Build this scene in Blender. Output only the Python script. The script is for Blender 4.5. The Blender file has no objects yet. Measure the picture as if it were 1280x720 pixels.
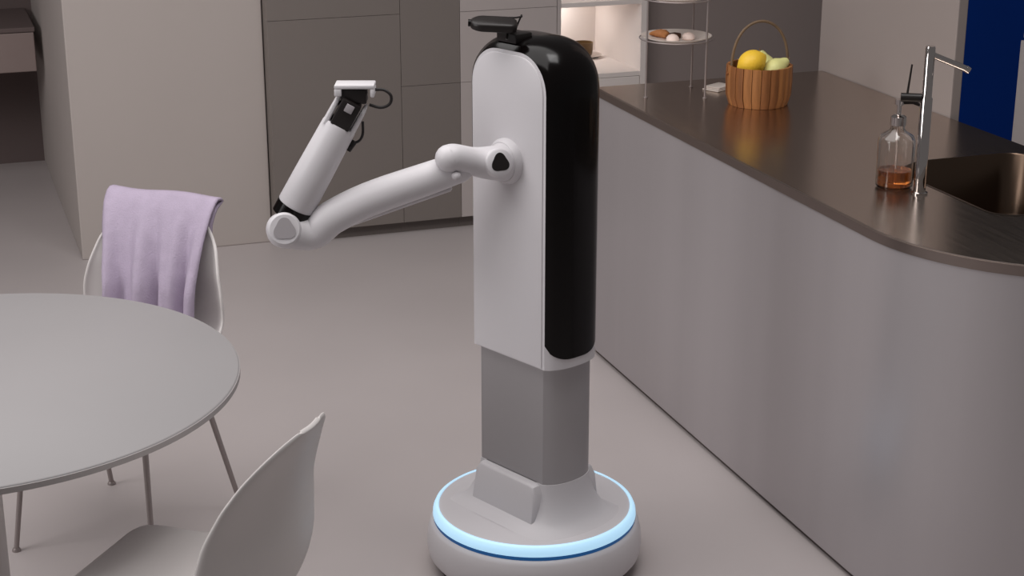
import bpy, bmesh, math, random
from mathutils import Vector, Matrix
random.seed(7)
S = bpy.context.scene
COL = S.collection
PI = math.pi

# ------------------------------------------------------------------ camera
cam = bpy.data.cameras.new('camera')
cam.sensor_width = 36.0
cam.lens = 36.0 * 2130.0 / 1280.0
co = bpy.data.objects.new('camera', cam); COL.objects.link(co)
PITCH = math.atan(710 / 2130); YAW = math.radians(19.453)
co.location = (0, 0, 1.97)
co.rotation_euler = (PI / 2 - PITCH, 0, -YAW)
S.camera = co

# ------------------------------------------------------------------ world and lights
wd = bpy.data.worlds.new('world'); S.world = wd; wd.use_nodes = True
wd.node_tree.nodes['Background'].inputs[0].default_value = (0.95, 0.91, 0.91, 1)
wd.node_tree.nodes['Background'].inputs[1].default_value = 0.13


def area(name, loc, target, sx, sy, power, col):
    l = bpy.data.lights.new(name, 'AREA'); l.shape = 'RECTANGLE'
    l.size = sx; l.size_y = sy; l.energy = power; l.color = col
    o = bpy.data.objects.new(name, l); COL.objects.link(o)
    o.location = loc
    d = Vector(target) - Vector(loc)
    o.rotation_euler = d.to_track_quat('-Z', 'Y').to_euler()
    return o


area('window_light', (-4.2, 3.0, 3.0), (1.4, 3.9, 0.5), 2.4, 2.0, 84, (1.0, 0.975, 0.98))
area('ceiling_panel_light', (0.2, 3.8, 3.2), (0.3, 3.9, 0), 3.6, 2.6, 80, (1.0, 0.965, 0.955))
area('ceiling_panel_light.001', (1.9, 3.0, 3.1), (1.7, 3.0, 0), 0.7, 0.7, 11, (1.0, 0.975, 0.97))

vs = S.view_settings
vs.view_transform = 'Standard'; vs.look = 'None'; vs.gamma = 1.0
vs.use_curve_mapping = False; vs.exposure = 0.0


# ------------------------------------------------------------------ materials
def srgb(r, g, b):
    def f(c):
        c /= 255.0
        return c / 12.92 if c <= 0.04045 else ((c + 0.055) / 1.055) ** 2.4
    return (f(r), f(g), f(b), 1)


def mat(name, col, rough=0.5, metal=0.0, noise=0.0, nscale=8.0, bump=0.0, bscale=60.0,
        stretch=(1, 1, 1), emit=None, estr=0.0, trans=0.0, ior=1.45, coat=0.0, spec=0.5, rnoise=0.0):
    m = bpy.data.materials.new(name); m.use_nodes = True
    nt = m.node_tree; b = nt.nodes['Principled BSDF']
    b.inputs['Base Color'].default_value = col
    b.inputs['Roughness'].default_value = rough
    b.inputs['Metallic'].default_value = metal
    b.inputs['IOR'].default_value = ior
    b.inputs['Transmission Weight'].default_value = trans
    b.inputs['Coat Weight'].default_value = coat
    b.inputs['Specular IOR Level'].default_value = spec
    if emit:
        b.inputs['Emission Color'].default_value = emit
        b.inputs['Emission Strength'].default_value = estr
    if noise or bump or rnoise:
        tc = nt.nodes.new('ShaderNodeTexCoord'); mp = nt.nodes.new('ShaderNodeMapping')
        mp.inputs['Scale'].default_value = stretch
        nt.links.new(tc.outputs['Object'], mp.inputs['Vector'])
    if noise or rnoise:
        n = nt.nodes.new('ShaderNodeTexNoise'); n.inputs['Scale'].default_value = nscale
        n.inputs['Detail'].default_value = 5
        nt.links.new(mp.outputs['Vector'], n.inputs['Vector'])
        if noise:
            r = nt.nodes.new('ShaderNodeMapRange')
            r.inputs['From Min'].default_value = 0.3; r.inputs['From Max'].default_value = 0.7
            r.inputs['To Min'].default_value = 1 - noise; r.inputs['To Max'].default_value = 1 + noise
            nt.links.new(n.outputs['Fac'], r.inputs['Value'])
            h = nt.nodes.new('ShaderNodeHueSaturation'); h.inputs['Color'].default_value = col
            nt.links.new(r.outputs['Result'], h.inputs['Value'])
            nt.links.new(h.outputs['Color'], b.inputs['Base Color'])
        if rnoise:
            r2 = nt.nodes.new('ShaderNodeMapRange')
            r2.inputs['To Min'].default_value = rough - rnoise; r2.inputs['To Max'].default_value = rough + rnoise
            nt.links.new(n.outputs['Fac'], r2.inputs['Value'])
            nt.links.new(r2.outputs['Result'], b.inputs['Roughness'])
    if bump:
        n2 = nt.nodes.new('ShaderNodeTexNoise'); n2.inputs['Scale'].default_value = bscale
        n2.inputs['Detail'].default_value = 4
        nt.links.new(mp.outputs['Vector'], n2.inputs['Vector'])
        bp = nt.nodes.new('ShaderNodeBump'); bp.inputs['Strength'].default_value = bump
        bp.inputs['Distance'].default_value = 0.01
        nt.links.new(n2.outputs['Fac'], bp.inputs['Height'])
        nt.links.new(bp.outputs['Normal'], b.inputs['Normal'])
    return m


M = {}
M['floor'] = mat('resin_floor', srgb(187, 179, 178), 0.42, noise=0.03, nscale=1.6, rnoise=0.06)
M['wall'] = mat('warm_grey_wall', srgb(186, 177, 172), 0.8, noise=0.015, nscale=2.0)
M['wall_r'] = mat('pale_grey_wall', srgb(152, 142, 138), 0.75, noise=0.015, nscale=2.0)
M['wall_d'] = mat('taupe_wall', srgb(140, 128, 124), 0.7, noise=0.02, nscale=2.0)
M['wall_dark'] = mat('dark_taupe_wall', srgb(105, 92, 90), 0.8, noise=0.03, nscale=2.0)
M['console'] = mat('taupe_console', srgb(146, 130, 126), 0.6, noise=0.02)
M['wall_black'] = mat('unseen_charcoal_wall', srgb(46, 41, 40), 0.8, noise=0.03, nscale=2.0)
M['blue'] = mat('blue_wall', srgb(0, 58, 150), 0.8, spec=0.2, noise=0.03, nscale=3.0)
M['cab_grey'] = mat('grey_cabinet_lacquer', srgb(127, 119, 114), 0.55, noise=0.015, nscale=3)
M['cab_white'] = mat('off_white_cabinet_lacquer', srgb(186, 177, 174), 0.5, noise=0.01, nscale=3)
M['niche'] = mat('shelf_interior_white', srgb(226, 217, 212), 0.55, noise=0.01)
M['toe'] = mat('toe_kick_grey', srgb(112, 104, 100), 0.6)
M['clad'] = mat('brushed_aluminium_cladding', srgb(186, 181, 183), 0.36, metal=0.5, noise=0.03, nscale=6, stretch=(1, 1, 0.04), bump=0.012, bscale=90)
M['steel'] = mat('brushed_steel_top', srgb(196, 182, 170), 0.24, metal=1.0, noise=0.05, nscale=10, stretch=(18, 0.6, 1), rnoise=0.05)
M['steel_rim'] = mat('steel_edge', srgb(150, 138, 132), 0.35, metal=1.0)
M['sink'] = mat('sink_steel_darkened', srgb(96, 80, 68), 0.28, metal=1.0)  # steel colour darkened to imitate the dark reflections inside the basin
M['chrome'] = mat('polished_chrome', srgb(215, 208, 205), 0.06, metal=1.0)
M['plinth'] = mat('plinth_dark', srgb(96, 86, 84), 0.6)
M['rwhite'] = mat('robot_white_plastic', srgb(215, 212, 215), 0.42, noise=0.008, nscale=5)
M['rwhite2'] = mat('robot_white_trim', srgb(206, 202, 205), 0.45)
M['rblack'] = mat('gloss_black_panel', srgb(9, 6, 6), 0.16, spec=0.28)
M['rdark'] = mat('dark_sensor_plastic', srgb(27, 22, 21), 0.4, noise=0.05, nscale=20)
M['rmid'] = mat('grey_joint_plastic', srgb(165, 160, 163), 0.5)
M['alu'] = mat('anodised_column', srgb(172, 169, 171), 0.42, metal=0.35, noise=0.02, nscale=4, stretch=(1, 1, 0.1))
M['ring'] = mat('light_ring_glow', srgb(200, 228, 245), 0.4, emit=srgb(158, 206, 236), estr=0.72)
M['ring2'] = mat('light_ring_lower_edge', srgb(10, 60, 110), 0.4, emit=srgb(16, 84, 140), estr=0.5)
M['rubber'] = mat('black_rubber', srgb(32, 29, 28), 0.7)
M['table'] = mat('table_laminate', srgb(162, 159, 160), 0.5, noise=0.006)
M['edge'] = mat('table_edge_band', srgb(168, 163, 163), 0.5)
M['chair'] = mat('chair_plastic', srgb(216, 211, 209), 0.45, noise=0.008)
M['leg'] = mat('painted_steel_leg', srgb(160, 150, 148), 0.4, metal=0.5)
M['towel'] = mat('lilac_towel', srgb(180, 167, 187), 0.95, noise=0.05, nscale=30, bump=0.25, bscale=260)
M['towel_hem'] = mat('dark_lilac_towel_hem', srgb(96, 84, 102), 0.95, noise=0.05, nscale=30)
M['wood'] = mat('honey_wood_staves', srgb(168, 112, 64), 0.5, noise=0.22, nscale=9, stretch=(7, 7, 0.7), bump=0.1, bscale=40)
M['wood2'] = mat('dark_honey_wood_staves', srgb(142, 90, 50), 0.5, noise=0.22, nscale=9, stretch=(7, 7, 0.7), bump=0.1, bscale=40)
M['cane'] = mat('cane_handle', srgb(118, 96, 74), 0.6, noise=0.12, nscale=40)
M['lemon'] = mat('lemon_peel', srgb(250, 205, 62), 0.45, noise=0.05, nscale=20, bump=0.12, bscale=160)
M['green'] = mat('pale_green_peel', srgb(224, 222, 148), 0.45, noise=0.07, nscale=16, bump=0.06, bscale=120)
M['china'] = mat('white_china', srgb(232, 222, 214), 0.22)
M['pastry'] = mat('baked_pastry', srgb(178, 118, 70), 0.6, noise=0.2, nscale=40, bump=0.3, bscale=90)
M['choc'] = mat('dark_chocolate', srgb(78, 48, 28), 0.5, noise=0.1, nscale=40)
M['cream'] = mat('cream_sweet', srgb(235, 215, 205), 0.6, noise=0.04, nscale=30)
M['bowl'] = mat('brown_glaze', srgb(104, 78, 44), 0.35, noise=0.1, nscale=25)
M['glass'] = mat('clear_glass', (0.96, 0.95, 0.94, 1), 0.02, trans=1.0, ior=1.45)
M['soap'] = mat('amber_soap', srgb(214, 128, 60), 0.05, trans=0.85, ior=1.36)
M['cloth'] = mat('white_napkin', srgb(222, 212, 204), 0.9, noise=0.03, nscale=30)
M['cable'] = mat('black_cable', srgb(34, 30, 30), 0.5)
M['panel'] = mat('white_appliance', srgb(216, 208, 206), 0.4)
M['led'] = mat('warm_led_strip', srgb(255, 236, 214), 0.5, emit=srgb(255, 226, 200), estr=1.6)


# ------------------------------------------------------------------ helpers
def obj(name, bm, m, parent=None, smooth=True, angle=40):
    me = bpy.data.meshes.new(name)
    bmesh.ops.recalc_face_normals(bm, faces=bm.faces[:])
    bm.to_mesh(me); bm.free()
    me.materials.append(M[m])
    if smooth:
        me.polygons.foreach_set('use_smooth', [True] * len(me.polygons))
        me.set_sharp_from_angle(angle=math.radians(angle))
    o = bpy.data.objects.new(name, me); COL.objects.link(o)
    if parent: o.parent = parent
    return o


def thing(name, label, cat, loc=(0, 0, 0), rotz=0.0, group=None):
    o = bpy.data.objects.new(name, None); COL.objects.link(o)
    o.location = loc; o.rotation_euler = (0, 0, rotz); o.empty_display_size = 0.1
    return tag(o, label, cat, group)


def tag(o, label, cat, group=None):
    o['label'] = label; o['category'] = cat
    if group: o['group'] = group
    return o


def struct(o, label=None):
    o['kind'] = 'structure'
    if label: o['label'] = label
    return o


def add_box(bm, lo, hi, bev=0.0, seg=2):
    t = bmesh.new()
    bmesh.ops.create_cube(t, size=1)
    for v in t.verts:
        v.co = Vector([lo[i] + (v.co[i] + 0.5) * (hi[i] - lo[i]) for i in range(3)])
    if bev:
        bmesh.ops.bevel(t, geom=t.edges[:], offset=bev, segments=seg, affect='EDGES', profile=0.5)
    me = bpy.data.meshes.new('t'); t.to_mesh(me); t.free(); bm.from_mesh(me); bpy.data.meshes.remove(me)
    return bm


def box(lo, hi, bev=0.0, seg=2):
    return add_box(bmesh.new(), lo, hi, bev, seg)


def lathe(prof, seg=64, bm=None, center=(0, 0, 0)):
    bm = bm or bmesh.new()
    rows = []
    for r, z in prof:
        if r < 1e-6:
            rows.append([bm.verts.new((center[0], center[1], center[2] + z))])
        else:
            rows.append([bm.verts.new((center[0] + r * math.cos(2 * PI * i / seg), center[1] + r * math.sin(2 * PI * i / seg), center[2] + z)) for i in range(seg)])
    for a, b in zip(rows[:-1], rows[1:]):
        for i in range(seg):
            j = (i + 1) % seg
            if len(a) == 1 and len(b) == 1: continue
            if len(a) == 1: bm.faces.new((a[0], b[i], b[j]))
            elif len(b) == 1: bm.faces.new((a[i], a[j], b[0]))
            else: bm.faces.new((a[i], a[j], b[j], b[i]))
    return bm


def catmull(pts, n=8):
    P = [Vector(p) for p in pts]; P = [2 * P[0] - P[1]] + P + [2 * P[-1] - P[-2]]
    out = []
    for k in range(1, len(P) - 2):
        for i in range(n):
            t = i / n
            a, b, c, d = P[k - 1:k + 3]
            out.append(0.5 * ((2 * b) + (c - a) * t + (2 * a - 5 * b + 4 * c - d) * t * t + (3 * b - a - 3 * c + d) * t ** 3))
    out.append(P[-2]); return out


def tube(pts, rad, seg=16, bm=None, caps='flat', up=None):
    """sweep a circle along pts; rad is a number or a list; caps flat or round"""
    bm = bm or bmesh.new()
    P = [Vector(p) for p in pts]
    Rr = [rad] * len(P) if isinstance(rad, (int, float)) else list(rad)
    if caps == 'round':
        d0 = (P[0] - P[1]).normalized(); d1 = (P[-1] - P[-2]).normalized()
        pre, prr, post, por = [], [], [], []
        for k in range(5):
            a = k / 5 * PI / 2
            pre.append(P[0] + d0 * Rr[0] * math.cos(a)); prr.append(max(Rr[0] * math.sin(a), 1e-4))
            post.append(P[-1] + d1 * Rr[-1] * math.sin(a + PI / 10)); por.append(max(Rr[-1] * math.cos(a + PI / 10), 1e-4))
        P = pre + P + post; Rr = prr + Rr + por
    T = []
    for i in range(len(P)):
        a = P[max(i - 1, 0)]; b = P[min(i + 1, len(P) - 1)]
        T.append((b - a).normalized())
    n = Vector(up) if up else (Vector((0, 0, 1)) if abs(T[0].z) < 0.9 else Vector((1, 0, 0)))
    n = (n - T[0] * n.dot(T[0])).normalized()
    rows = []
    for i in range(len(P)):
        n = (n - T[i] * n.dot(T[i])).normalized(); b = T[i].cross(n)
        rows.append([bm.verts.new(P[i] + (n * math.cos(2 * PI * k / seg) + b * math.sin(2 * PI * k / seg)) * Rr[i]) for k in range(seg)])
    for a, b in zip(rows[:-1], rows[1:]):
        for k in range(seg):
            j = (k + 1) % seg
            bm.faces.new((a[k], a[j], b[j], b[k]))
    bm.faces.new(rows[0][::-1]); bm.faces.new(rows[-1])
    return bm


def prism(poly, z0, z1, bm=None, bev=0.0):
    """extrude an xy polygon from z0 to z1"""
    bm = bm or bmesh.new()
    lo = [bm.verts.new((x, y, z0)) for x, y in poly]; hi = [bm.verts.new((x, y, z1)) for x, y in poly]
    n = len(poly)
    for i in range(n):
        j = (i + 1) % n
        bm.faces.new((lo[i], lo[j], hi[j], hi[i]))
    bm.faces.new(lo[::-1]); bm.faces.new(hi)
    if bev:
        es = [e for e in bm.edges if e.is_valid and abs(e.verts[0].co.z - e.verts[1].co.z) < 1e-6 and len(e.link_faces) == 2]
        bmesh.ops.bevel(bm, geom=es, offset=bev, segments=2, affect='EDGES', profile=0.5)
    return bm


def loft(rings, bm=None, cap=True):
    bm = bm or bmesh.new()
    rows = [[bm.verts.new(p) for p in r] for r in rings]
    n = len(rows[0])
    for a, b in zip(rows[:-1], rows[1:]):
        for i in range(n):
            j = (i + 1) % n
            bm.faces.new((a[i], a[j], b[j], b[i]))
    if cap:
        bm.faces.new(rows[0][::-1]); bm.faces.new(rows[-1])
    return bm


def xform(bm, mtx):
    bmesh.ops.transform(bm, matrix=mtx, verts=bm.verts[:]); return bm


def frame(o, z, x=None):
    """matrix whose z axis is z, placed at o"""
    z = Vector(z).normalized(); x = Vector(x) if x is not None else (Vector((1, 0, 0)) if abs(z.x) < 0.9 else Vector((0, 1, 0)))
    x = (x - z * x.dot(z)).normalized(); y = z.cross(x)
    m = Matrix((x, y, z)).transposed().to_4x4(); m.translation = Vector(o); return m


def round_rect(x0, y0, x1, y1, rr, n=8):
    """counter-clockwise rectangle; rr = radii at (x0,y0),(x1,y0),(x1,y1),(x0,y1)"""
    out = []
    for (cx, cy, r, a0) in ((x0 + rr[0], y0 + rr[0], rr[0], PI), (x1 - rr[1], y0 + rr[1], rr[1], 1.5 * PI), (x1 - rr[2], y1 - rr[2], rr[2], 0), (x0 + rr[3], y1 - rr[3], rr[3], 0.5 * PI)):
        if r < 1e-5: out.append((cx, cy)); continue
        for k in range(n + 1):
            a = a0 + k / n * PI / 2
            out.append((cx + r * math.cos(a), cy + r * math.sin(a)))
    return out


# ------------------------------------------------------------------ the room
struct(obj('floor', box((-4.0, -1.0, -0.06), (6.0, 9.0, 0)), 'floor', smooth=False))
struct(obj('wall_back', box((0.525, 6.44, 0), (1.262, 8.25, 2.7), 0.004), 'wall', smooth=False), 'warm grey wall pier beside the grey tall cabinets')
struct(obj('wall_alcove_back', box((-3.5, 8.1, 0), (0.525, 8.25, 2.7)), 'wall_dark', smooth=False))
struct(obj('ceiling_alcove_shade', box((-3.5, 6.44, 2.25), (0.525, 8.1, 2.7)), 'wall_dark', smooth=False))  # unseen roof, added to keep light out of the alcove
struct(obj('wall_kitchen_back', box((2.845, 6.40, 0), (4.19, 6.52, 2.7)), 'wall_d', smooth=False))
struct(obj('wall_dark_reflected', box((4.19, 6.40, 0), (6.0, 6.52, 2.7)), 'wall_black', smooth=False))  # unseen stretch, made charcoal so the worktop's near end reflects dark
wr = struct(obj('wall_right', box((2.80, 4.13, 0), (2.832, 4.90, 2.7), 0.003), 'wall_r', smooth=False), 'pale grey wall behind the steel worktop')
struct(obj('wall_kitchen_blue', box((4.20, 6.37, 0), (6.0, 6.398, 1.30), 0.002), 'blue', smooth=False), 'deep blue wall panel seen beyond the pale grey wall')

# ------------------------------------------------------------------ far cabinets
YF = 6.36       # door plane


def cabinet(name, label, x0, x1, splits, matname, group=None, z1=2.2):
    t = thing(name, label, 'cabinet', ((x0 + x1) / 2, 6.60, 0), 0, group)
    ox, oy = (x0 + x1) / 2, 6.60
    obj('body', box((x0 - ox + 0.001, 6.3745 - oy, 0.05), (x1 - ox - 0.001, 6.98 - oy, z1)), matname, t, False)
    obj('toe_kick', box((x0 - ox, 6.40 - oy, 0), (x1 - ox, 6.95 - oy, 0.05)), 'toe', t, False)
    zs = [0.05] + splits + [z1]
    for a, b in zip(zs[:-1], zs[1:]):
        obj('door', box((x0 - ox + 0.0006, YF - oy, a + 0.0007), (x1 - ox - 0.0006, 6.374 - oy, b - 0.0007), 0.0006, 1), matname, t, False)
    return t


cabinet('tall_cabinet', 'wide matt grey tall cabinet beside the wall pier', 1.265, 1.786, [0.89], 'cab_grey')
cabinet('tall_cabinet', 'narrow matt grey tall cabinet next to the off-white one', 1.7865, 2.0295, [0.605], 'cab_grey')
cabinet('tall_cabinet', 'off-white tall cabinet beside the lit open shelves', 2.03, 2.437, [0.605, 0.885], 'cab_white')

X0, X1 = 2.439, 2.835
su = thing('shelf_unit', 'open off-white shelf unit lit warmly from within', 'shelf', ((X0 + X1) / 2, 6.6, 0))
cx = (X0 + X1) / 2
obj('side_panel', box((X0 - cx, YF - 6.6, 0.05), (X0 - cx + 0.016, 0.38, 2.2)), 'cab_white', su, False)
obj('side_panel', box((X1 - cx - 0.03, YF - 6.6, 0.05), (X1 - cx, 0.38, 2.2)), 'niche', su, False)
obj('back_panel', box((X0 - cx + 0.016, 0.255, 0.05), (X1 - cx - 0.03, 0.275, 2.2)), 'niche', su, False)
for z in (0.600, 0.895, 1.25, 1.7, 2.18):
    obj('shelf_board', box((X0 - cx + 0.016, YF - 6.6 + 0.002, z - 0.018), (X1 - cx - 0.03, 0.255, z)), 'niche', su, False)
obj('door', box((X0 - cx + 0.018, YF - 6.6, 0.052), (X1 - cx - 0.032, -0.22, 0.580), 0.0015, 1), 'niche', su, False)
obj('toe_kick', box((X0 - cx, -0.2, 0), (X1 - cx, 0.35, 0.05)), 'toe', su, False)
for z in (0.876, 1.231):
    st = obj('light_strip', box((X0 - cx + 0.03, 0.17, z - 0.007), (X1 - cx - 0.045, 0.185, z - 0.0005)), 'led', su, False)
    l = bpy.data.lights.new('shelf_strip_light', 'AREA'); l.shape = 'RECTANGLE'; l.size = 0.16; l.size_y = 0.03
    l.energy = 0.72; l.color = (1.0, 0.965, 0.94)
    lo = bpy.data.objects.new('shelf_strip_light', l); COL.objects.link(lo)
    lo.location = (cx - 0.07, 6.6 + 0.16, z - 0.010)

# bowl and dish inside the shelf unit
b = thing('bowl', 'small brown glazed bowl inside the lit shelf unit', 'bowl', (2.697, 6.725, 0.6065))
obj('bowl_body', lathe([(0, 0.0), (0.034, 0.0), (0.040, 0.006), (0.043, 0.03), (0.044, 0.058), (0.041, 0.058), (0.038, 0.03), (0.034, 0.012), (0, 0.010)], 32), 'bowl', b)
obj('foot_ring', lathe([(0.030, -0.0), (0.034, 0.0), (0.034, 0.004), (0.030, 0.004), (0.030, 0)], 32), 'bowl', b)
dd = obj('saucer', lathe([(0, 0), (0.03, 0), (0.062, 0.010), (0.063, 0.013), (0.03, 0.005), (0, 0.005)], 40), 'china')
dd.location = (2.712, 6.715, 0.601)
tag(dd, 'shallow pale saucer under the brown bowl', 'saucer')

# floating console in the dark alcove
cs = thing('wall_console', 'floating taupe console on the dark alcove wall', 'console', (-0.6, 8.1, 0))
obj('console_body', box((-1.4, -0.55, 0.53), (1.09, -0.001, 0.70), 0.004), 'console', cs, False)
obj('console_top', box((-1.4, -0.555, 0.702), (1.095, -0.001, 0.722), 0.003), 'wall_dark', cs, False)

# ------------------------------------------------------------------ kitchen counter
ct = thing('kitchen_counter', 'long brushed metal kitchen counter with rounded end and steel worktop', 'counter', (2.4, 4.0, 0))


def coutline(off=0.0, n=20):
    """counter plan, local; rounded near-left corner; off insets the free sides"""
    x0, x1, y0, y1, r = 1.994 + off - 2.4, 2.797 - 2.4, 2.755 + off - 4.0, 4.87 - off - 4.0, 0.46 - off
    out = [(x1, y0), (x1, y1), (x0, y1)]
    for k in range(n + 1):
        a = PI + k / n * PI / 2
        out.append((x0 + r + r * math.cos(a), y0 + r + r * math.sin(a)))
    return out


o1 = obj('plinth', prism(coutline(0.014), 0, 0.018), 'plinth', ct)
cb = prism(coutline(0.002), 0.017, 0.858)
bmesh.ops.delete(cb, geom=[f for f in cb.faces if all(v.co.z > 0.85 for v in f.verts)], context='FACES_ONLY')
obj('cladding', cb, 'clad', ct, angle=25)

SX0, SX1, SY0, SY1 = 2.325 - 2.4, 2.742 - 2.4, 3.195 - 4.0, 3.715 - 4.0
hole = round_rect(SX0, SY0, SX1, SY1, (0.06, 0.06, 0.06, 0.15))


def top_with_hole():
    bm = bmesh.new()
    outer = coutline(0.0)
    vo = [bm.verts.new((x, y, 0.88)) for x, y in outer]; vi = [bm.verts.new((x, y, 0.88)) for x, y in hole]
    es = [bm.edges.new((vo[i], vo[(i + 1) % len(vo)])) for i in range(len(vo))]
    es += [bm.edges.new((vi[i], vi[(i + 1) % len(vi)])) for i in range(len(vi))]
    r = bmesh.ops.triangle_fill(bm, use_beauty=True, use_dissolve=False, edges=es)
    tops = bm.faces[:]
    g = bmesh.ops.extrude_face_region(bm, geom=tops)
    for v in [e for e in g['geom'] if isinstance(e, bmesh.types.BMVert)]: v.co.z = 0.859
    return bm


obj('worktop', top_with_hole(), 'steel', ct, angle=25)
# steel edge band just proud of the worktop's free edge
bm = bmesh.new()
pa, pb = coutline(-0.0012), coutline(0.0)
ol = pa[2:]
il = pb[2:]
ol = [(1.994 - 2.4 - 0.0012, 4.87 - 4.0)] + pa[3:] + [(2.797 - 2.4, 2.755 - 4.0 - 0.0012)]
il = [(1.994 - 2.4 + 0.004, 4.87 - 4.0)] + coutline(0.004)[3:] + [(2.797 - 2.4, 2.755 - 4.0 + 0.004)]
rows = []
for (a, c) in zip(ol, il):
    rows.append([(a[0], a[1], 0.856), (a[0], a[1], 0.879), (c[0], c[1], 0.881), (c[0], c[1], 0.856)])
loft(rows, bm)
obj('edge_band', bm, 'steel_rim', ct, angle=30)
# sink basin
bm = bmesh.new()


def inset_ring(d, z):
    return [(x, y, z) for x, y in round_rect(SX0 + d, SY0 + d, SX1 - d, SY1 - d, tuple(max(q - d * 0.5, 0.02) for q in (0.06, 0.06, 0.06, 0.15)))]


loft([inset_ring(-0.006, 0.8805), inset_ring(0.0, 0.8815), inset_ring(0.003, 0.878), inset_ring(0.006, 0.72), inset_ring(0.02, 0.695), inset_ring(0.05, 0.688)], bm, cap=False)
fl = [v for v in bm.verts if abs(v.co.z - 0.688) < 1e-5]
bm.faces.new(fl)
sk = obj('sink_basin', bm, 'sink', ct, angle=50)
obj('drain', lathe([(0, 0.0), (0.028, 0.0), (0.034, 0.003), (0.036, 0.001)], 28, center=(0.13, -0.54, 0.6885)), 'chrome', sk)

# faucet
fx, fy = 2.262, 3.438
fc = thing('faucet', 'slim chrome kitchen faucet rising beside the sink', 'faucet', (fx, fy, 0.88))
obj('base_flange', lathe([(0, 0), (0.020, 0), (0.020, 0.004), (0.015, 0.006), (0, 0.006)], 28), 'chrome', fc)
obj('column', lathe([(0, 0.004), (0.0145, 0.004), (0.0145, 0.235), (0.012, 0.238), (0.012, 0.355), (0.0105, 0.36), (0, 0.36)], 28), 'chrome', fc)
obj('spout', tube([(0.008, -0.001, 0.338), (0.045, -0.018, 0.322), (0.085, -0.036, 0.305)], [0.0075, 0.0075, 0.0075], 16), 'chrome', fc)
obj('spout_nozzle', tube([(0.080, -0.034, 0.307), (0.087, -0.037, 0.302)], 0.0085, 16), 'chrome', fc)
hb = obj('handle_hub', tube([(-0.010, 0.006, 0.235), (-0.052, 0.030, 0.235)], 0.011, 16, caps='flat'), 'rdark', fc)
obj('handle_lever', tube([(-0.040, 0.023, 0.235), (-0.034, 0.020, 0.315)], [0.0028, 0.0022], 10), 'rdark', hb)

# soap dispenser
sp = thing('soap_dispenser', 'clear glass soap bottle with amber liquid and pump beside the faucet', 'soap bottle', (2.236, 3.512, 0.8805))
obj('bottle', lathe([(0, 0), (0.040, 0), (0.045, 0.005), (0.045, 0.118), (0.040, 0.130), (0.020, 0.142), (0.017, 0.148), (0.017, 0.158), (0.0145, 0.158), (0.0145, 0.147), (0.018, 0.139), (0.037, 0.127), (0.0422, 0.117), (0.0422, 0.008), (0.038, 0.005), (0, 0.005)], 40), 'glass', sp)
obj('liquid_soap', lathe([(0, 0.0055), (0.0375, 0.0055), (0.0415, 0.009), (0.0415, 0.045), (0, 0.045)], 40), 'soap', sp)
pm = obj('pump_collar', lathe([(0, 0.158), (0.019, 0.156), (0.019, 0.176), (0.012, 0.181), (0.0055, 0.182), (0.0055, 0.205), (0.011, 0.206), (0.011, 0.219), (0, 0.220)], 28), 'chrome', sp)
obj('pump_nozzle', tube([(0.0, 0, 0.212), (0.030, -0.012, 0.212), (0.045, -0.018, 0.205)], [0.006, 0.005, 0.004], 12), 'rdark', pm)
obj('dip_tube', tube([(0, 0, 0.156), (0.004, 0.002, 0.012)], 0.002, 8), 'cream', sp)

# white sideboard in the room beyond the counter
sb = thing('sideboard', 'white low sideboard in front of the blue wall beyond the sink', 'sideboard', (4.392, 5.30, 0))
obj('body', box((-0.28, -0.30, 0.05), (0.70, 0.30, 0.785)), 'panel', sb, False)
obj('top_board', box((-0.285, -0.305, 0.787), (0.705, 0.305, 0.812), 0.004), 'panel', sb)
obj('plinth', box((-0.26, -0.27, 0), (0.68, 0.27, 0.05)), 'rdark', sb, False)
for k in range(2):
    d_ = obj('door', box((-0.30, -0.298 + 0.299 * k, 0.06), (-0.281, -0.001 + 0.299 * k, 0.78), 0.002), 'panel', sb)
    obj('knob', tube([(-0.30, -0.03 + 0.06 * k, 0.66), (-0.318, -0.03 + 0.06 * k, 0.66)], 0.008, 12), 'chrome', d_)

# ------------------------------------------------------------------ basket of fruit
bk = thing('wooden_basket', 'round honey wood stave basket with a cane hoop handle', 'basket', (2.365, 4.485, 0.8805), -0.12)
NS = 22
RB, RT, HB = 0.084, 0.097, 0.118
obj('basket_base', lathe([(0, 0.004), (RB - 0.003, 0.004), (RB - 0.002, 0.012), (0, 0.012)], 32), 'wood2', bk)
stave_me = []
for k in range(2):
    bm = bmesh.new(); hw = PI / NS * 0.93; rows = []
    for q, (r, z) in enumerate(((RB, 0), (RB + 0.010, 0.03), (RT - 0.001, 0.075), (RT - 0.002, HB))):
        rows.append([((r + (d + 0.0015 * k)) * math.cos(a), (r + (d + 0.0015 * k)) * math.sin(a), z) for d, a in ((0, -hw), (0.0015, -hw * 0.5), (0.002, 0), (0.0015, hw * 0.5), (0, hw), (-0.007, hw), (-0.007, -hw))])
    loft(rows, bm)
    o = obj('stave', bm, ('wood', 'wood2')[k], bk); stave_me.append(o)
for i in range(2, NS):
    src = stave_me[1 if random.random() < 0.4 else 0]
    o = src.copy(); COL.objects.link(o); o.parent = bk; o.rotation_euler = (0, 0, 2 * PI * i / NS)
stave_me[1].rotation_euler = (0, 0, 2 * PI / NS)
hp = []
for k in range(25):
    a = PI * k / 24
    hp.append((0.088 * math.cos(a), 0, 0.105 + 0.142 * math.sin(a) ** 0.8 if 0 < k < 24 else 0.075))
hd = obj('handle', tube(hp, 0.0042, 10), 'cane', bk)
for s in (-1, 1):
    obj('handle_peg', tube([(s * 0.078, 0, 0.095), (s * 0.104, 0, 0.095)], 0.004, 10), 'wood2', hd)


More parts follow.
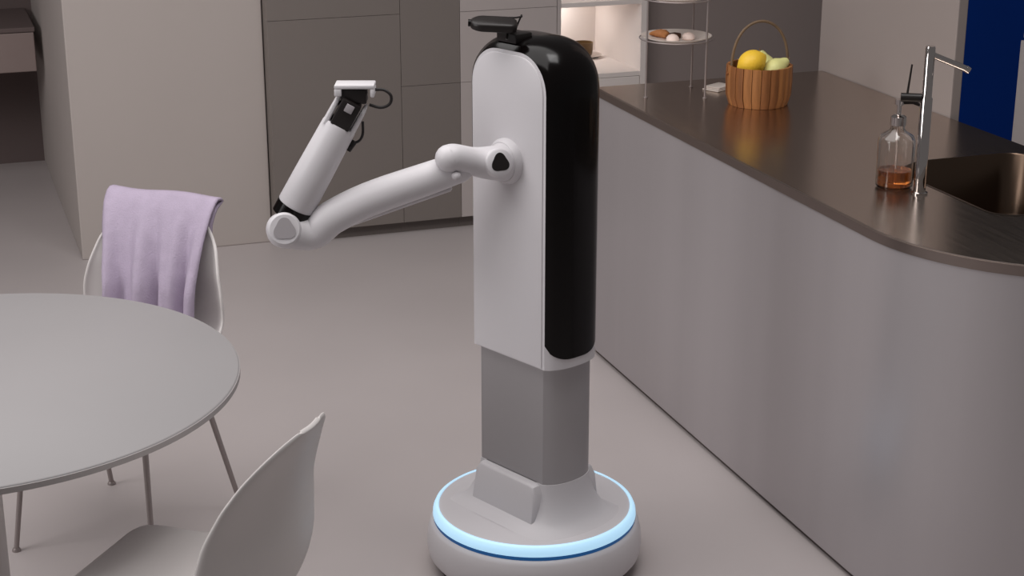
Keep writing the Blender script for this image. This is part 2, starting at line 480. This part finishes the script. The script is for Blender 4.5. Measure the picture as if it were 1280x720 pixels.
def fruit(name, label, cat, mname, loc, prof, rot, group=None, stem=True):
    o = obj(name, lathe(prof, 28), mname)
    o.location = loc; o.rotation_euler = rot
    tag(o, label, cat, group)
    if stem: obj('stem', tube([(0, 0, prof[-1][1] - 0.003), (0.001, 0.001, prof[-1][1] + 0.008)], 0.0018, 8), 'cane', o)
    return o


def ell(rx, rz, tip=0.0, n=12):
    out = []
    for k in range(n + 1):
        a = -PI / 2 + PI * k / n
        r = rx * math.cos(a); z = rz * math.sin(a)
        if tip and abs(math.sin(a)) > 0.93: z += math.copysign(tip * (abs(math.sin(a)) - 0.93) / 0.07, z)
        out.append((max(r, 0.0) if 0 < k < n else 0.0, z))
    return out


bx, by, bz = 2.365, 4.485, 0.8805
fruit('lemon', 'large yellow lemon on top in the wooden basket', 'fruit', 'lemon', (bx - 0.036, by - 0.018, bz + 0.128), ell(0.038, 0.042, 0.006), (0.5, 1.0, 0.3), stem=False)
gp = 'pale green pears in the basket'
pear = [(0, -0.034), (0.020, -0.031), (0.032, -0.015), (0.034, 0.0), (0.028, 0.016), (0.018, 0.030), (0.013, 0.040), (0.008, 0.046), (0, 0.047)]
fruit('pear', 'pale green pear at the right rim of the wooden basket', 'fruit', 'green', (bx + 0.036, by - 0.034, bz + 0.108), pear, (0.9, 0.5, 1.2), gp)
fruit('pear', 'pale green pear standing upright behind the lemon', 'fruit', 'green', (bx + 0.036, by + 0.034, bz + 0.106), pear, (-0.2, -0.3, 0.0), gp)

# folded napkin
nk = thing('napkin', 'small folded white napkin lying beside the wooden basket', 'napkin', (2.345, 4.715, 0.8805), 0.5)
for k in range(3):
    obj('fold', box((-0.042 + 0.004 * k, -0.03, 0.0045 * k), (0.042 - 0.003 * k, 0.03 - 0.003 * k, 0.0045 * k + 0.0043), 0.0019, 2), 'cloth', nk)

# ------------------------------------------------------------------ tiered plate stand
ps = thing('plate_stand', 'tiered thin metal stand holding round white plates on the worktop', 'plate stand', (2.19, 4.70, 0.8805))
angs = [math.radians(a) for a in (194, 38, 300)]
for a in angs:
    x, y = 0.112 * math.cos(a), 0.112 * math.sin(a)
    rd = obj('rod', tube([(x, y, 0.0), (x, y, 0.42)], 0.0032, 10), 'leg', ps)
    obj('foot', lathe([(0, 0), (0.007, 0), (0.007, 0.003), (0, 0.005)], 16, center=(x, y, 0)), 'leg', rd)
for z in (0.16, 0.283, 0.41):
    bm = bmesh.new()
    tube([(0.112 * math.cos(2 * PI * k / 40), 0.112 * math.sin(2 * PI * k / 40), z + 0.012) for k in range(41)], 0.002, 8, bm)
    obj('tier_ring', bm, 'leg', ps)
pprof = [(0, 0), (0.060, 0), (0.068, 0.003), (0.107, 0.015), (0.108, 0.018), (0.068, 0.007), (0.060, 0.005), (0, 0.005)]
for z, lab in ((0.163, 'white plate of sweets on the lower tier of the stand'), (0.286, 'white plate of pastries on the upper tier of the stand')):
    o = obj('plate', lathe(pprof, 48), 'china'); o.location = (2.19, 4.70, 0.8805 + z); tag(o, lab, 'plate', 'plates on the tiered stand')


def sweet(name, label, cat, mname, x, y, z, kind, rz, group):
    if kind == 'croissant':
        pts = [(0.028 * math.cos(a) - 0.01, 0.028 * math.sin(a), 0.012) for a in [(-1.5 + 3.0 * k / 12) for k in range(13)]]
        rr = [0.004 + 0.009 * math.sin(PI * k / 12) * (1 + 0.12 * (k % 2)) for k in range(13)]
        bm = tube(pts, rr, 12, caps='round')
    elif kind == 'dome':
        bm = lathe([(0, 0), (0.017, 0), (0.020, 0.004), (0.019, 0.012), (0.013, 0.019), (0.005, 0.022), (0, 0.022)], 20)
    else:
        bm = box((-0.022, -0.014, 0), (0.022, 0.014, 0.016), 0.004)
    o = obj(name, bm, mname); o.location = (2.19 + x, 4.70 + y, 0.8805 + z); o.rotation_euler = (0, 0, rz)
    return tag(o, label, cat, group)


zl, zu = 0.1685, 0.2915
g = 'sweets on the lower plate'
sweet('chocolate_square', 'dark chocolate square on the lower plate of the stand', 'sweet', 'choc', -0.005, 0.010, zl, 'bar', 0.4, g)
sweet('pastry', 'golden pastry beside the chocolate square on the lower plate', 'pastry', 'pastry', -0.045, 0.025, zl, 'croissant', 0.5, g)
sweet('meringue', 'white meringue right beside the dark chocolate on the lower plate', 'sweet', 'cream', 0.030, -0.022, zl, 'dome', 0, g)
sweet('meringue', 'white meringue next to the golden pastry on the lower plate', 'sweet', 'cream', -0.028, -0.035, zl, 'dome', 0, g)
g = 'pastries on the upper plate'
sweet('croissant', 'golden croissant on the upper plate of the stand', 'pastry', 'pastry', 0.015, -0.02, zu, 'croissant', 2.2, g)
sweet('chocolate_square', 'dark chocolate square on the upper plate of the stand', 'sweet', 'choc', -0.045, 0.0, zu, 'bar', 1.0, g)
sweet('cookie', 'round baked bun on the upper plate of the stand', 'pastry', 'pastry', 0.045, 0.025, zu, 'dome', 0, g)

# ------------------------------------------------------------------ table
tb = thing('round_table', 'round white pedestal table with thin top', 'table', (0.023, 3.328, 0))
obj('tabletop', lathe([(0, 0.712), (0.533, 0.712), (0.539, 0.716), (0.541, 0.722), (0.540, 0.727), (0.537, 0.73), (0, 0.73)], 160), 'table', tb, angle=50)
obj('edge_band', lathe([(0.5385, 0.714), (0.5418, 0.715), (0.5418, 0.726), (0.5385, 0.727)], 160), 'edge', tb)
obj('pedestal', lathe([(0.05, 0.02), (0.05, 0.70), (0.054, 0.705), (0.16, 0.7115)], 48), 'chair', tb)
obj('base_disc', lathe([(0, 0), (0.26, 0), (0.262, 0.006), (0.255, 0.012), (0.07, 0.022), (0.05, 0.03), (0, 0.03)], 96), 'table', tb)


# ------------------------------------------------------------------ chairs
def interp(tab, t):
    for (a, va), (b2, vb) in zip(tab[:-1], tab[1:]):
        if t <= b2:
            f = (t - a) / (b2 - a); f = f * f * (3 - 2 * f) if False else f
            return va + (vb - va) * f
    return tab[-1][1]


def sinterp(tab, t):
    return sum(interp(tab, min(1.0, max(0.0, t + d))) for d in (-0.05, -0.03, -0.015, 0, 0.015, 0.03, 0.05)) / 7 if 0.06 < t < 0.94 else sum(interp(tab, min(1.0, max(0.0, t + d * min(1, min(t, 1 - t) / 0.06)))) for d in (-0.05, -0.03, -0.015, 0, 0.015, 0.03, 0.05)) / 7


PROF = catmull([(0, -0.205, 0.440), (0, -0.175, 0.450), (0, -0.07, 0.440), (0, 0.07, 0.434), (0, 0.155, 0.445), (0, 0.210, 0.490), (0, 0.222, 0.57), (0, 0.222, 0.645), (0, 0.238, 0.722), (0, 0.266, 0.785), (0, 0.274, 0.80)], 8)
NP = len(PROF)


WING = [(0, 0), (0.25, 0.0), (0.4, 0.035), (0.5, 0.062), (0.58, 0.072), (0.66, 0.062), (0.75, 0.042), (0.85, 0.032), (0.94, 0.024), (1.0, 0.020)]
HWID = [(0, 0.10), (0.03, 0.145), (0.08, 0.185), (0.2, 0.205), (0.3, 0.210), (0.45, 0.208), (0.55, 0.205), (0.62, 0.200), (0.7, 0.188), (0.8, 0.166), (0.88, 0.155), (1.0, 0.150)]


ARC = [0.0]
for _i in range(NP - 1, 0, -1): ARC.append(ARC[-1] + (PROF[_i] - PROF[_i - 1]).length)
ARC = ARC[::-1]                                       # distance of each row from the top of the backrest


def half_width(best):
    w = sinterp(HWID, best / (NP - 1))
    k = min(int(best), NP - 2); d = ARC[k] + (ARC[k + 1] - ARC[k]) * (best - k)
    if d < 0.115: w *= max(0.22, math.sqrt(max(0.0, 1 - ((0.115 - d) / 0.115) ** 2)))
    return w


def shell_front(x, z):
    """y of the backrest's front surface at offset x and height z"""
    best = NP - 1.0
    for i in range(NP // 2, NP):
        if PROF[i].z >= z:
            f = (z - PROF[i - 1].z) / max(PROF[i].z - PROF[i - 1].z, 1e-6)
            best = i - 1 + max(0.0, min(1.0, f)); break
    t = best / (NP - 1); k = min(int(best), NP - 2)
    y = PROF[k].y + (PROF[k + 1].y - PROF[k].y) * (best - k)
    hw = half_width(best); u = 2 / PI * math.asin(min(1.0, abs(x) / hw) ** (1 / 0.9))
    return y - sinterp(WING, t) * u


def shell_row(i):
    p = PROF[i]; t = i / (NP - 1)
    hw = half_width(i)
    wing = sinterp(WING, t) * hw / sinterp(HWID, t)
    lift = interp([(0, 0.0), (0.2, 0.012), (0.35, 0.035), (0.45, 0.055), (0.55, 0.045), (0.65, 0.02), (0.8, 0.0), (1.0, 0.0)], t)
    back = interp([(0, 0), (0.3, 0), (0.55, 1), (1, 1)], t)
    nu = 20; row = []
    for k in range(nu + 1):
        u = -1 + 2 * k / nu
        sx = (1 - back) * u + back * math.copysign(abs(math.sin(u * PI / 2)) ** 0.9, u) if u else 0
        row.append((hw * sx, p.y - wing * (math.sqrt(u * u + 0.01) - 0.1) / 0.905, p.z + lift * abs(u) ** 2.2))
    return row


def make_shell():
    bm = bmesh.new()
    rows = [[bm.verts.new(q) for q in shell_row(i)] for i in range(NP)]
    for a, c in zip(rows[:-1], rows[1:]):
        for k in range(len(a) - 1):
            bm.faces.new((a[k], a[k + 1], c[k + 1], c[k]))
    return bm


def make_chair(label, loc, rz, top=None):
    t = thing('dining_chair', label, 'chair', loc, rz, 'white shell chairs at the round table')
    o = obj('seat_shell', make_shell(), 'chair', t, angle=180)
    md = o.modifiers.new('thick', 'SOLIDIFY'); md.thickness = 0.009; md.offset = 0
    md = o.modifiers.new('sub', 'SUBSURF'); md.levels = 1; md.render_levels = 1
    obj('seat_bracket', box((-0.11, -0.12, 0.418), (0.11, 0.11, 0.428), 0.003), 'leg', t)
    for s in (-1, 1):
        l = obj('leg', tube([(s * 0.11, -0.10, 0.424), (s * 0.165, -0.17, 0.40), (s * 0.20, -0.22, 0.006)], [0.008, 0.008, 0.0065], 12), 'leg', t)
        obj('foot_cap', lathe([(0, 0), (0.011, 0), (0.011, 0.004), (0.008, 0.009), (0, 0.009)], 16, center=(s * 0.20, -0.22, 0)), 'leg', l)
        l = obj('leg', tube([(s * 0.11, 0.05, 0.424), (s * 0.165, 0.085, 0.40), (s * 0.20, 0.20, 0.006)], [0.008, 0.008, 0.0065], 12), 'leg', t)
        obj('foot_cap', lathe([(0, 0), (0.011, 0), (0.011, 0.004), (0.008, 0.009), (0, 0.009)], 16, center=(s * 0.20, 0.20, 0)), 'leg', l)
    return t


CA = (0.404, 4.064, 0); RA = math.radians(-40.4)
make_chair('white shell chair with the lilac towel over its backrest', CA, RA)
cb2 = make_chair('bare white shell chair pulled up to the table, nothing on it', (0.352, 2.824, 0), math.radians(-129))
cb2.scale = (1.035, 1.035, 1.035)

# towel hung over the far chair's backrest
tw = thing('towel', 'lilac towel draped over the backrest of the white chair', 'towel', CA, RA)


TT = 0.808


def towel_surface(off):
    bm = bmesh.new(); rows = []
    NV, NU = 46, 44
    for i in range(NV + 1):
        v = i / NV
        row = []
        for k in range(NU + 1):
            u = -1 + 2 * k / NU
            # path: front hem -> up -> over the top -> down the rear
            if v < 0.62:
                d = (0.62 - v) / 0.62 * 0.335
                z = TT - d; fr = 1; y0 = None
            elif v < 0.70:
                a = (v - 0.62) / 0.08 * PI
                d = 0; fr = 0
            else:
                d = (v - 0.70) / 0.30 * 0.17; z = TT - d; fr = -1
            amp = min(d / 0.20, 1.0)
            w = 0.160 - 0.022 * amp
            fold = amp * (0.022 * math.sin(10.5 * u + 0.7 + 1.2 * d) + 0.010 * math.sin(18 * u + 2.0 - 3 * d))
            sx = u * w + 0.006 * amp * math.sin(5 * u + 1) - 0.018 + 0.030 * amp
            if fr == 1:
                y = shell_front(0.3, z) - 0.012 - 0.016 * amp + fold
                zz = z
            elif fr == 0:
                y = 0.272 - 0.020 * math.cos(a); zz = TT + 0.012 * math.sin(a)
            else:
                sx = u * (0.158 - 0.01 * amp) - 0.018
                y = shell_front(sx, z) + 0.014 + 0.016 * amp + 0.6 * fold
                zz = z
            zz += 0.003 * math.sin(4 * u + 0.5)
            row.append(bm.verts.new((sx, y, zz)))
        rows.append(row)
    for a, c in zip(rows[:-1], rows[1:]):
        for k in range(NU):
            bm.faces.new((a[k], a[k + 1], c[k + 1], c[k]))
    return bm


o = obj('towel_cloth', towel_surface(0), 'towel', tw, angle=180)
md = o.modifiers.new('thick', 'SOLIDIFY'); md.thickness = 0.007; md.offset = 0

# ------------------------------------------------------------------ the robot
rb = thing('service_robot', 'white wheeled service robot with black front, jointed arm and glowing blue base ring', 'robot', (1.31, 3.546, 0), math.radians(22.77))
# base
obj('wheel_skirt', lathe([(0, 0), (0.225, 0), (0.235, 0.006), (0.238, 0.034), (0, 0.034)], 96), 'rubber', rb)
obj('base_body', lathe([(0.236, 0.028), (0.250, 0.030), (0.259, 0.042), (0.2625, 0.065), (0.260, 0.095), (0.2545, 0.116), (0.248, 0.127), (0.240, 0.1275)], 128), 'rwhite', rb, angle=60)
obj('ring_groove', lathe([(0.238, 0.126), (0.2455, 0.127), (0.2460, 0.1365), (0.238, 0.137)], 128), 'ring2', rb)
obj('light_ring', lathe([(0.240, 0.1365), (0.2475, 0.137), (0.2468, 0.147), (0.2425, 0.157), (0.2365, 0.1615), (0.2335, 0.161), (0.232, 0.157)], 128), 'ring', rb, angle=70)
obj('deck', lathe([(0.2345, 0.1585), (0.225, 0.160), (0.20, 0.1575), (0.15, 0.156), (0, 0.156)], 128), 'rwhite', rb, angle=60)


def col_plan(hw, yf, ybk, bf, bb, n=14, p=2.3):
    """plan outline: flat sides, bulged front (-y) and back (+y); starts front-left, counter-clockwise"""
    out = []
    for k in range(n + 1):
        t = -1 + 2 * k / n
        out.append((hw * t, yf - bf * (1 - abs(t) ** p) ** 0.75))
    for k in range(n + 1):
        t = 1 - 2 * k / n
        out.append((hw * t, ybk + bb * (1 - abs(t) ** p) ** 0.75))
    return out


# mount flare under the column
rings = []
for z, d in ((0.1565, 0.085), (0.166, 0.056), (0.182, 0.034), (0.21, 0.016), (0.24, 0.006), (0.266, 0.002)):
    rings.append([(x, y, z) for x, y in col_plan(0.0745 + d * 0.8, -0.108 - d * 0.55, 0.108 + d * 0.6, 0.03 + d * 0.2, 0.02)])
mount = obj('column_mount', loft(rings), 'rwhite', rb, angle=50)
for s in (-1, 1):
    prof = [(-0.072, 0.158), (-0.104, 0.158), (-0.112, 0.175), (-0.110, 0.245), (-0.100, 0.262), (-0.088, 0.266), (0.090, 0.266), (0.102, 0.250), (0.108, 0.158)]
    bm = bmesh.new()
    rr = []
    for (xo, k) in ((0.070, 1.0), (0.090, 1.0), (0.096, 0.985), (0.099, 0.955)):
        rr.append([(s * (xo + (0.266 - z) * 0.12), y * k, 0.158 + (z - 0.158) * k) for y, z in prof])
    loft(rr, bm)
    obj('mount_flank', bm, 'rwhite', mount, angle=35)
obj('lift_column', prism(col_plan(0.0745, -0.108, 0.108, 0.030, 0.02, 20), 0.262, 0.60), 'alu', rb, angle=30)

# body
BXC, BHW = -0.008, 0.0805
YF_, YB_, Z0, RTOP, ZT = -0.126, 0.117, 0.562, 0.086, 1.281


def body_path():
    """list of (y,z,ny,nz,s) from the front bottom, over the top, to the back bottom"""
    out = []; s = 0
    n1 = 26; H = ZT - RTOP - Z0
    for k in range(n1): out.append((YF_, Z0 + H * k / n1, -1, 0, H * k / n1))
    s = H; n2 = 14
    for k in range(n2 + 1):
        a = PI - k / n2 * PI / 2
        out.append((YF_ + RTOP + RTOP * math.cos(a), ZT - RTOP + RTOP * math.sin(a), math.cos(a), math.sin(a), s + RTOP * PI / 2 * k / n2))
    s += RTOP * PI / 2; fl = (YB_ - RTOP) - (YF_ + RTOP)
    for k in range(1, 4): out.append((YF_ + RTOP + fl * k / 4, ZT, 0, 1, s + fl * k / 4))
    s += fl
    for k in range(n2 + 1):
        a = PI / 2 - k / n2 * PI / 2
        out.append((YB_ - RTOP + RTOP * math.cos(a), ZT - RTOP + RTOP * math.sin(a), math.cos(a), math.sin(a), s + RTOP * PI / 2 * k / n2))
    s += RTOP * PI / 2
    for k in range(1, n1 + 1): out.append((YB_, ZT - RTOP - H * k / n1, 1, 0, s + H * k / n1))
    return out


BP = body_path()


def bulge(t): return 0.027 * (1 - abs(t) ** 2.4) ** 0.72


NT = 20
bm = bmesh.new(); rows = []
for (y, z, ny, nz, s) in BP:
    rows.append([bm.verts.new((BXC + BHW * (-1 + 2 * k / NT), y + ny * bulge(-1 + 2 * k / NT), z + nz * bulge(-1 + 2 * k / NT))) for k in range(NT + 1)])
for a, c in zip(rows[:-1], rows[1:]):
    for k in range(NT): bm.faces.new((a[k], a[k + 1], c[k + 1], c[k]))
bm.faces.new([r[0] for r in rows]); bm.faces.new([r[-1] for r in rows][::-1])
bm.faces.new(rows[0] + rows[-1][::-1])
body = obj('body_shell', bm, 'rwhite', rb, angle=38)

# black wrap panel: front, top and upper back, rounded lower end
bm = bmesh.new(); rows = []
S0 = 0.022; RC = 0.05
SMAX = BP[-1][4]


def path_at(s):
    for a, c in zip(BP[:-1], BP[1:]):
        if s <= c[4]:
            f = (s - a[4]) / max(c[4] - a[4], 1e-9)
            return [a[i] + (c[i] - a[i]) * f for i in range(4)]
    return BP[-1][:4]


SE = SMAX - 0.45
ss = [0, 0.006, 0.013, 0.022, 0.034, 0.05]
NS2 = 90
for i in range(NS2 + 1):
    row = []
    for k in range(NT + 1):
        t = -1 + 2 * k / NT
        q = max(0.0, (abs(t) - 0.25) / 0.75)
        s0 = S0 + RC * (1 - math.sqrt(max(0, 1 - q * q))) * 0.75
        s = s0 + (SE - s0) * (i / NS2)
        y, z, ny, nz = path_at(s)
        o_ = bulge(t) + 0.0018 * (1 if 0 < k < NT else 0.35)
        row.append(bm.verts.new((BXC + BHW * t * 0.9985, y + ny * o_, z + nz * o_)))
    rows.append(row)
for a, c in zip(rows[:-1], rows[1:]):
    for k in range(NT): bm.faces.new((a[k], a[k + 1], c[k + 1], c[k]))
obj('front_panel', bm, 'rblack', rb, angle=60)

# flat side covers with a fine lip
for s in (-1, 1):
    bm = bmesh.new()
    def arch(ins, x):
        out = []
        for (y, z, ny, nz, q) in BP:
            out.append((x, y - ny * ins, (z - nz * ins) if z > Z0 + 0.02 else max(z, Z0 + 0.004)))
        return out
    xo = BXC + s * BHW
    loft([arch(0.0075, xo - s * 0.002), arch(0.0080, xo + s * 0.0022), arch(0.0105, xo + s * 0.0032)], bm)
    obj('side_cover', bm, 'rwhite', body, angle=40)

# arm joints, in robot space
K1 = Vector((-0.240, 0.022, 1.058)); K2 = Vector((-0.215, 0.036, 1.026))
EL = Vector((-0.540, 0.231, 0.910)); WR = Vector((-0.409, 0.150, 1.180))
SH = Vector((-0.0885, -0.004, 1.032))
VIEW = Vector((-0.50, -0.82, 0.27)).normalized()      # the way the joint caps face


def tri_cap(center, normal, r, thick, up=(0, 0, 1), rot=0.0):
    poly = []
    for k in range(36):
        a = 2 * PI * k / 36
        rad = r * (1 + 0.13 * math.cos(3 * (a - PI / 2)))
        poly.append((rad * math.cos(a + rot), rad * math.sin(a + rot)))
    bm = prism(poly, 0, thick)
    z = Vector(normal).normalized(); y = Vector(up); y = (y - z * y.dot(z)).normalized(); x = y.cross(z)
    m = Matrix((x, y, z)).transposed().to_4x4(); m.translation = Vector(center)
    return xform(bm, m)


obj('shoulder_flange', tube([SH + Vector((0.004, 0, 0)), SH + Vector((-0.012, 0, 0)), SH + Vector((-0.02, 0, 0.0))], [0.053, 0.052, 0.046], 40), 'rwhite', rb)
sh = obj('shoulder_link', tube(catmull([SH + Vector((-0.008, 0, 0)), SH + Vector((-0.035, 0.001, 0.001)), SH + Vector((-0.08, 0.014, 0.008)), K1 + Vector((0.015, -0.004, -0.001)), K1], 6), [0.047 - 0.016 * min(1, k / 14) for k in range(25)], 32, caps='round'), 'rwhite', rb, angle=60)
sc = SH + Vector((-0.045, 0.003, 0.001))
nrm = Vector((-0.30, -0.92, 0.25)).normalized()
obj('joint_collar', tube([sc + nrm * 0.020, sc + nrm * 0.043, sc + nrm * 0.046], [0.032, 0.031, 0.027], 32), 'rwhite', sh)
obj('joint_cap', tri_cap(sc + nrm * 0.0455, nrm, 0.020, 0.0015), 'rdark', sh)

ax = (EL - K2).normalized()
pts = catmull([K2 + ax * -0.012, K2 + ax * 0.06, K2 + ax * 0.20, K2 + ax * 0.285 + Vector((0, 0, -0.012)), EL + Vector((0.058, -0.025, -0.014)), EL + Vector((0.0, 0.0, -0.004))], 6)
ua = obj('upper_arm', tube(pts, [0.034 + 0.004 * min(1, k / 10) for k in range(len(pts))], 36, caps='round'), 'rwhite', rb, angle=60)
ofs = Vector((0, 0, -0.040)) - VIEW * 0.012
obj('cable_rail', tube([K2 + ax * 0.01 + ofs, K2 + ax * 0.10 + ofs, K2 + ax * 0.24 + ofs, K2 + ax * 0.275 + ofs * 0.7], 0.0075, 14, caps='round'), 'rwhite2', ua)
obj('joint_pin', tube([K2 + VIEW * 0.010 + Vector((0, 0, -0.012)), K2 + VIEW * 0.042 + Vector((0, 0, -0.016))], 0.010, 16, caps='round'), 'rwhite2', ua)
# elbow
ek = obj('elbow_joint', tube([EL - VIEW * 0.046, EL + VIEW * 0.030, EL + VIEW * 0.036], [0.037, 0.037, 0.032], 40), 'rwhite', rb)
obj('joint_cap', tri_cap(EL + VIEW * 0.0358, VIEW, 0.023, 0.002), 'rmid', ek)
EB = EL - VIEW * 0.026
fa = (WR - EB).normalized()
sd = fa.cross(VIEW).normalized()
vn = sd.cross(fa).normalized()
if vn.dot(VIEW) < 0: vn = -vn
obj('elbow_band', tube([EB + fa * 0.034, EB + fa * 0.062], [0.0425, 0.0425], 40), 'rblack', rb)
fm = obj('forearm', tube([EB + fa * 0.060, EB + fa * 0.064, EB + fa * 0.15, EB + fa * 0.265, EB + fa * 0.272], [0.040, 0.042, 0.041, 0.0385, 0.036], 40), 'rwhite', rb, angle=50)
# wrist fork, motor and gripper
for s in (-1, 1):
    m = frame(EB + fa * 0.262 + sd * s * 0.0305, fa, sd)
    bm = bmesh.new()
    loft([[(x * w2, y * h2, z) for x, y in round_rect(-0.006, -0.022, 0.006, 0.022, (0.004,) * 4, 4)] for z, w2, h2 in ((0, 1, 1.15), (0.03, 0.95, 1.0), (0.062, 0.8, 0.75), (0.074, 0.5, 0.5))], bm)
    obj('wrist_fork', xform(bm, m), 'rwhite', fm)
mo = obj('wrist_motor', xform(box((-0.022, -0.026, 0.005), (0.022, 0.026, 0.068), 0.004), frame(EB + fa * 0.265 + vn * 0.008, fa, sd)), 'rdark', rb)
obj('motor_badge', xform(box((-0.009, -0.009, 0), (0.009, 0.009, 0.003), 0.001), frame(EB + fa * 0.318 + vn * 0.033, vn, sd)), 'rmid', mo)
GC = EB + fa * 0.342
hx = Vector((0.742, -0.67, 0.0))                      # level, square to the camera heading
gm = frame(GC + Vector((0, 0, 0.008)), (0, 0, 1), hx)
obj('gripper_mount', xform(box((-0.030, -0.022, -0.022), (0.026, 0.022, 0.012), 0.005), gm), 'rdark', rb)
gp_ = obj('gripper_plate', xform(box((-0.043, -0.028, 0.012), (0.043, 0.028, 0.021), 0.003), gm), 'rwhite', rb)
obj('plate_lip', xform(box((-0.043, -0.028, -0.004), (-0.027, 0.028, 0.013), 0.003), gm), 'rwhite', gp_)
obj('plate_lip', xform(box((0.034, -0.028, -0.006), (0.043, 0.028, 0.013), 0.003), gm), 'rwhite', gp_)


def gl(x, y, z): return gm @ Vector((x, y, z))


obj('gripper_cable', tube(catmull([gl(0.04, 0, 0.006), gl(0.062, -0.004, 0.006), gl(0.077, -0.006, -0.006), gl(0.074, -0.006, -0.024), gl(0.055, -0.006, -0.032), gl(0.03, -0.006, -0.026)], 8), 0.0034, 10), 'cable', rb)
obj('gripper_cable', tube(catmull([gl(-0.03, 0, -0.018), gl(-0.048, 0.0, -0.035), gl(-0.052, 0.0, -0.058), gl(-0.044, 0.0, -0.078)], 8), 0.0028, 10), 'cable', rb)
pl0 = EB + fa * 0.238 - sd * 0.0
sdr = sd if sd.dot(hx) > 0 else -sd
wc = obj('gripper_cable', tube(catmull([EB + fa * 0.300 + sdr * 0.040, EB + fa * 0.275 + sdr * 0.053, EB + fa * 0.258 + sdr * 0.053, EB + fa * 0.246 + sdr * 0.043], 8), 0.003, 10), 'cable', rb)
obj('cable_plug', tube([EB + fa * 0.252 + sdr * 0.045, EB + fa * 0.228 + sdr * 0.042], 0.0065, 12), 'rubber', wc)

# head sensor on top
TOPZ = 1.305
hm = obj('sensor_base', box((-0.080, -0.020, TOPZ - 0.010), (-0.030, 0.045, TOPZ + 0.012), 0.004), 'rdark', rb)
obj('sensor_post', tube([(-0.058, 0.012, TOPZ + 0.008), (-0.068, 0.010, TOPZ + 0.030), (-0.080, 0.008, TOPZ + 0.036)], 0.008, 12), 'rdark', rb)
sm = frame((-0.118, 0.010, TOPZ + 0.036), (-0.10, -0.20, 1.0), (-0.742, 0.67, -0.10))
ring_ = round_rect(-0.052, -0.028, 0.052, 0.028, (0.020, 0.027, 0.027, 0.020), 8)
bm = bmesh.new()
loft([[(x * a, y * a, z) for x, y in ring_] for z, a in ((-0.010, 0.86), (-0.008, 0.97), (0.0, 1.0), (0.006, 0.97), (0.009, 0.86))], bm)
se = obj('sensor_head', xform(bm, sm), 'rdark', rb, angle=50)
obj('sensor_lens', xform(tube([(0.05, 0, 0), (0.056, 0, 0)], 0.008, 20), sm), 'rblack', se)
obj('sensor_clip', tube([(-0.090, -0.008, TOPZ + 0.026), (-0.104, -0.016, TOPZ + 0.004)], 0.003, 10), 'rdark', se)
obj('antenna_wire', tube(catmull([(-0.060, 0.006, TOPZ + 0.012), (-0.052, 0.002, TOPZ + 0.034), (-0.046, -0.002, TOPZ + 0.050)], 6), 0.002, 8), 'cable', rb)
obj('antenna_wire', tube(catmull([(-0.078, 0.006, TOPZ + 0.046), (-0.062, 0.0, TOPZ + 0.045), (-0.046, -0.003, TOPZ + 0.046)], 6), 0.002, 8), 'cable', rb)
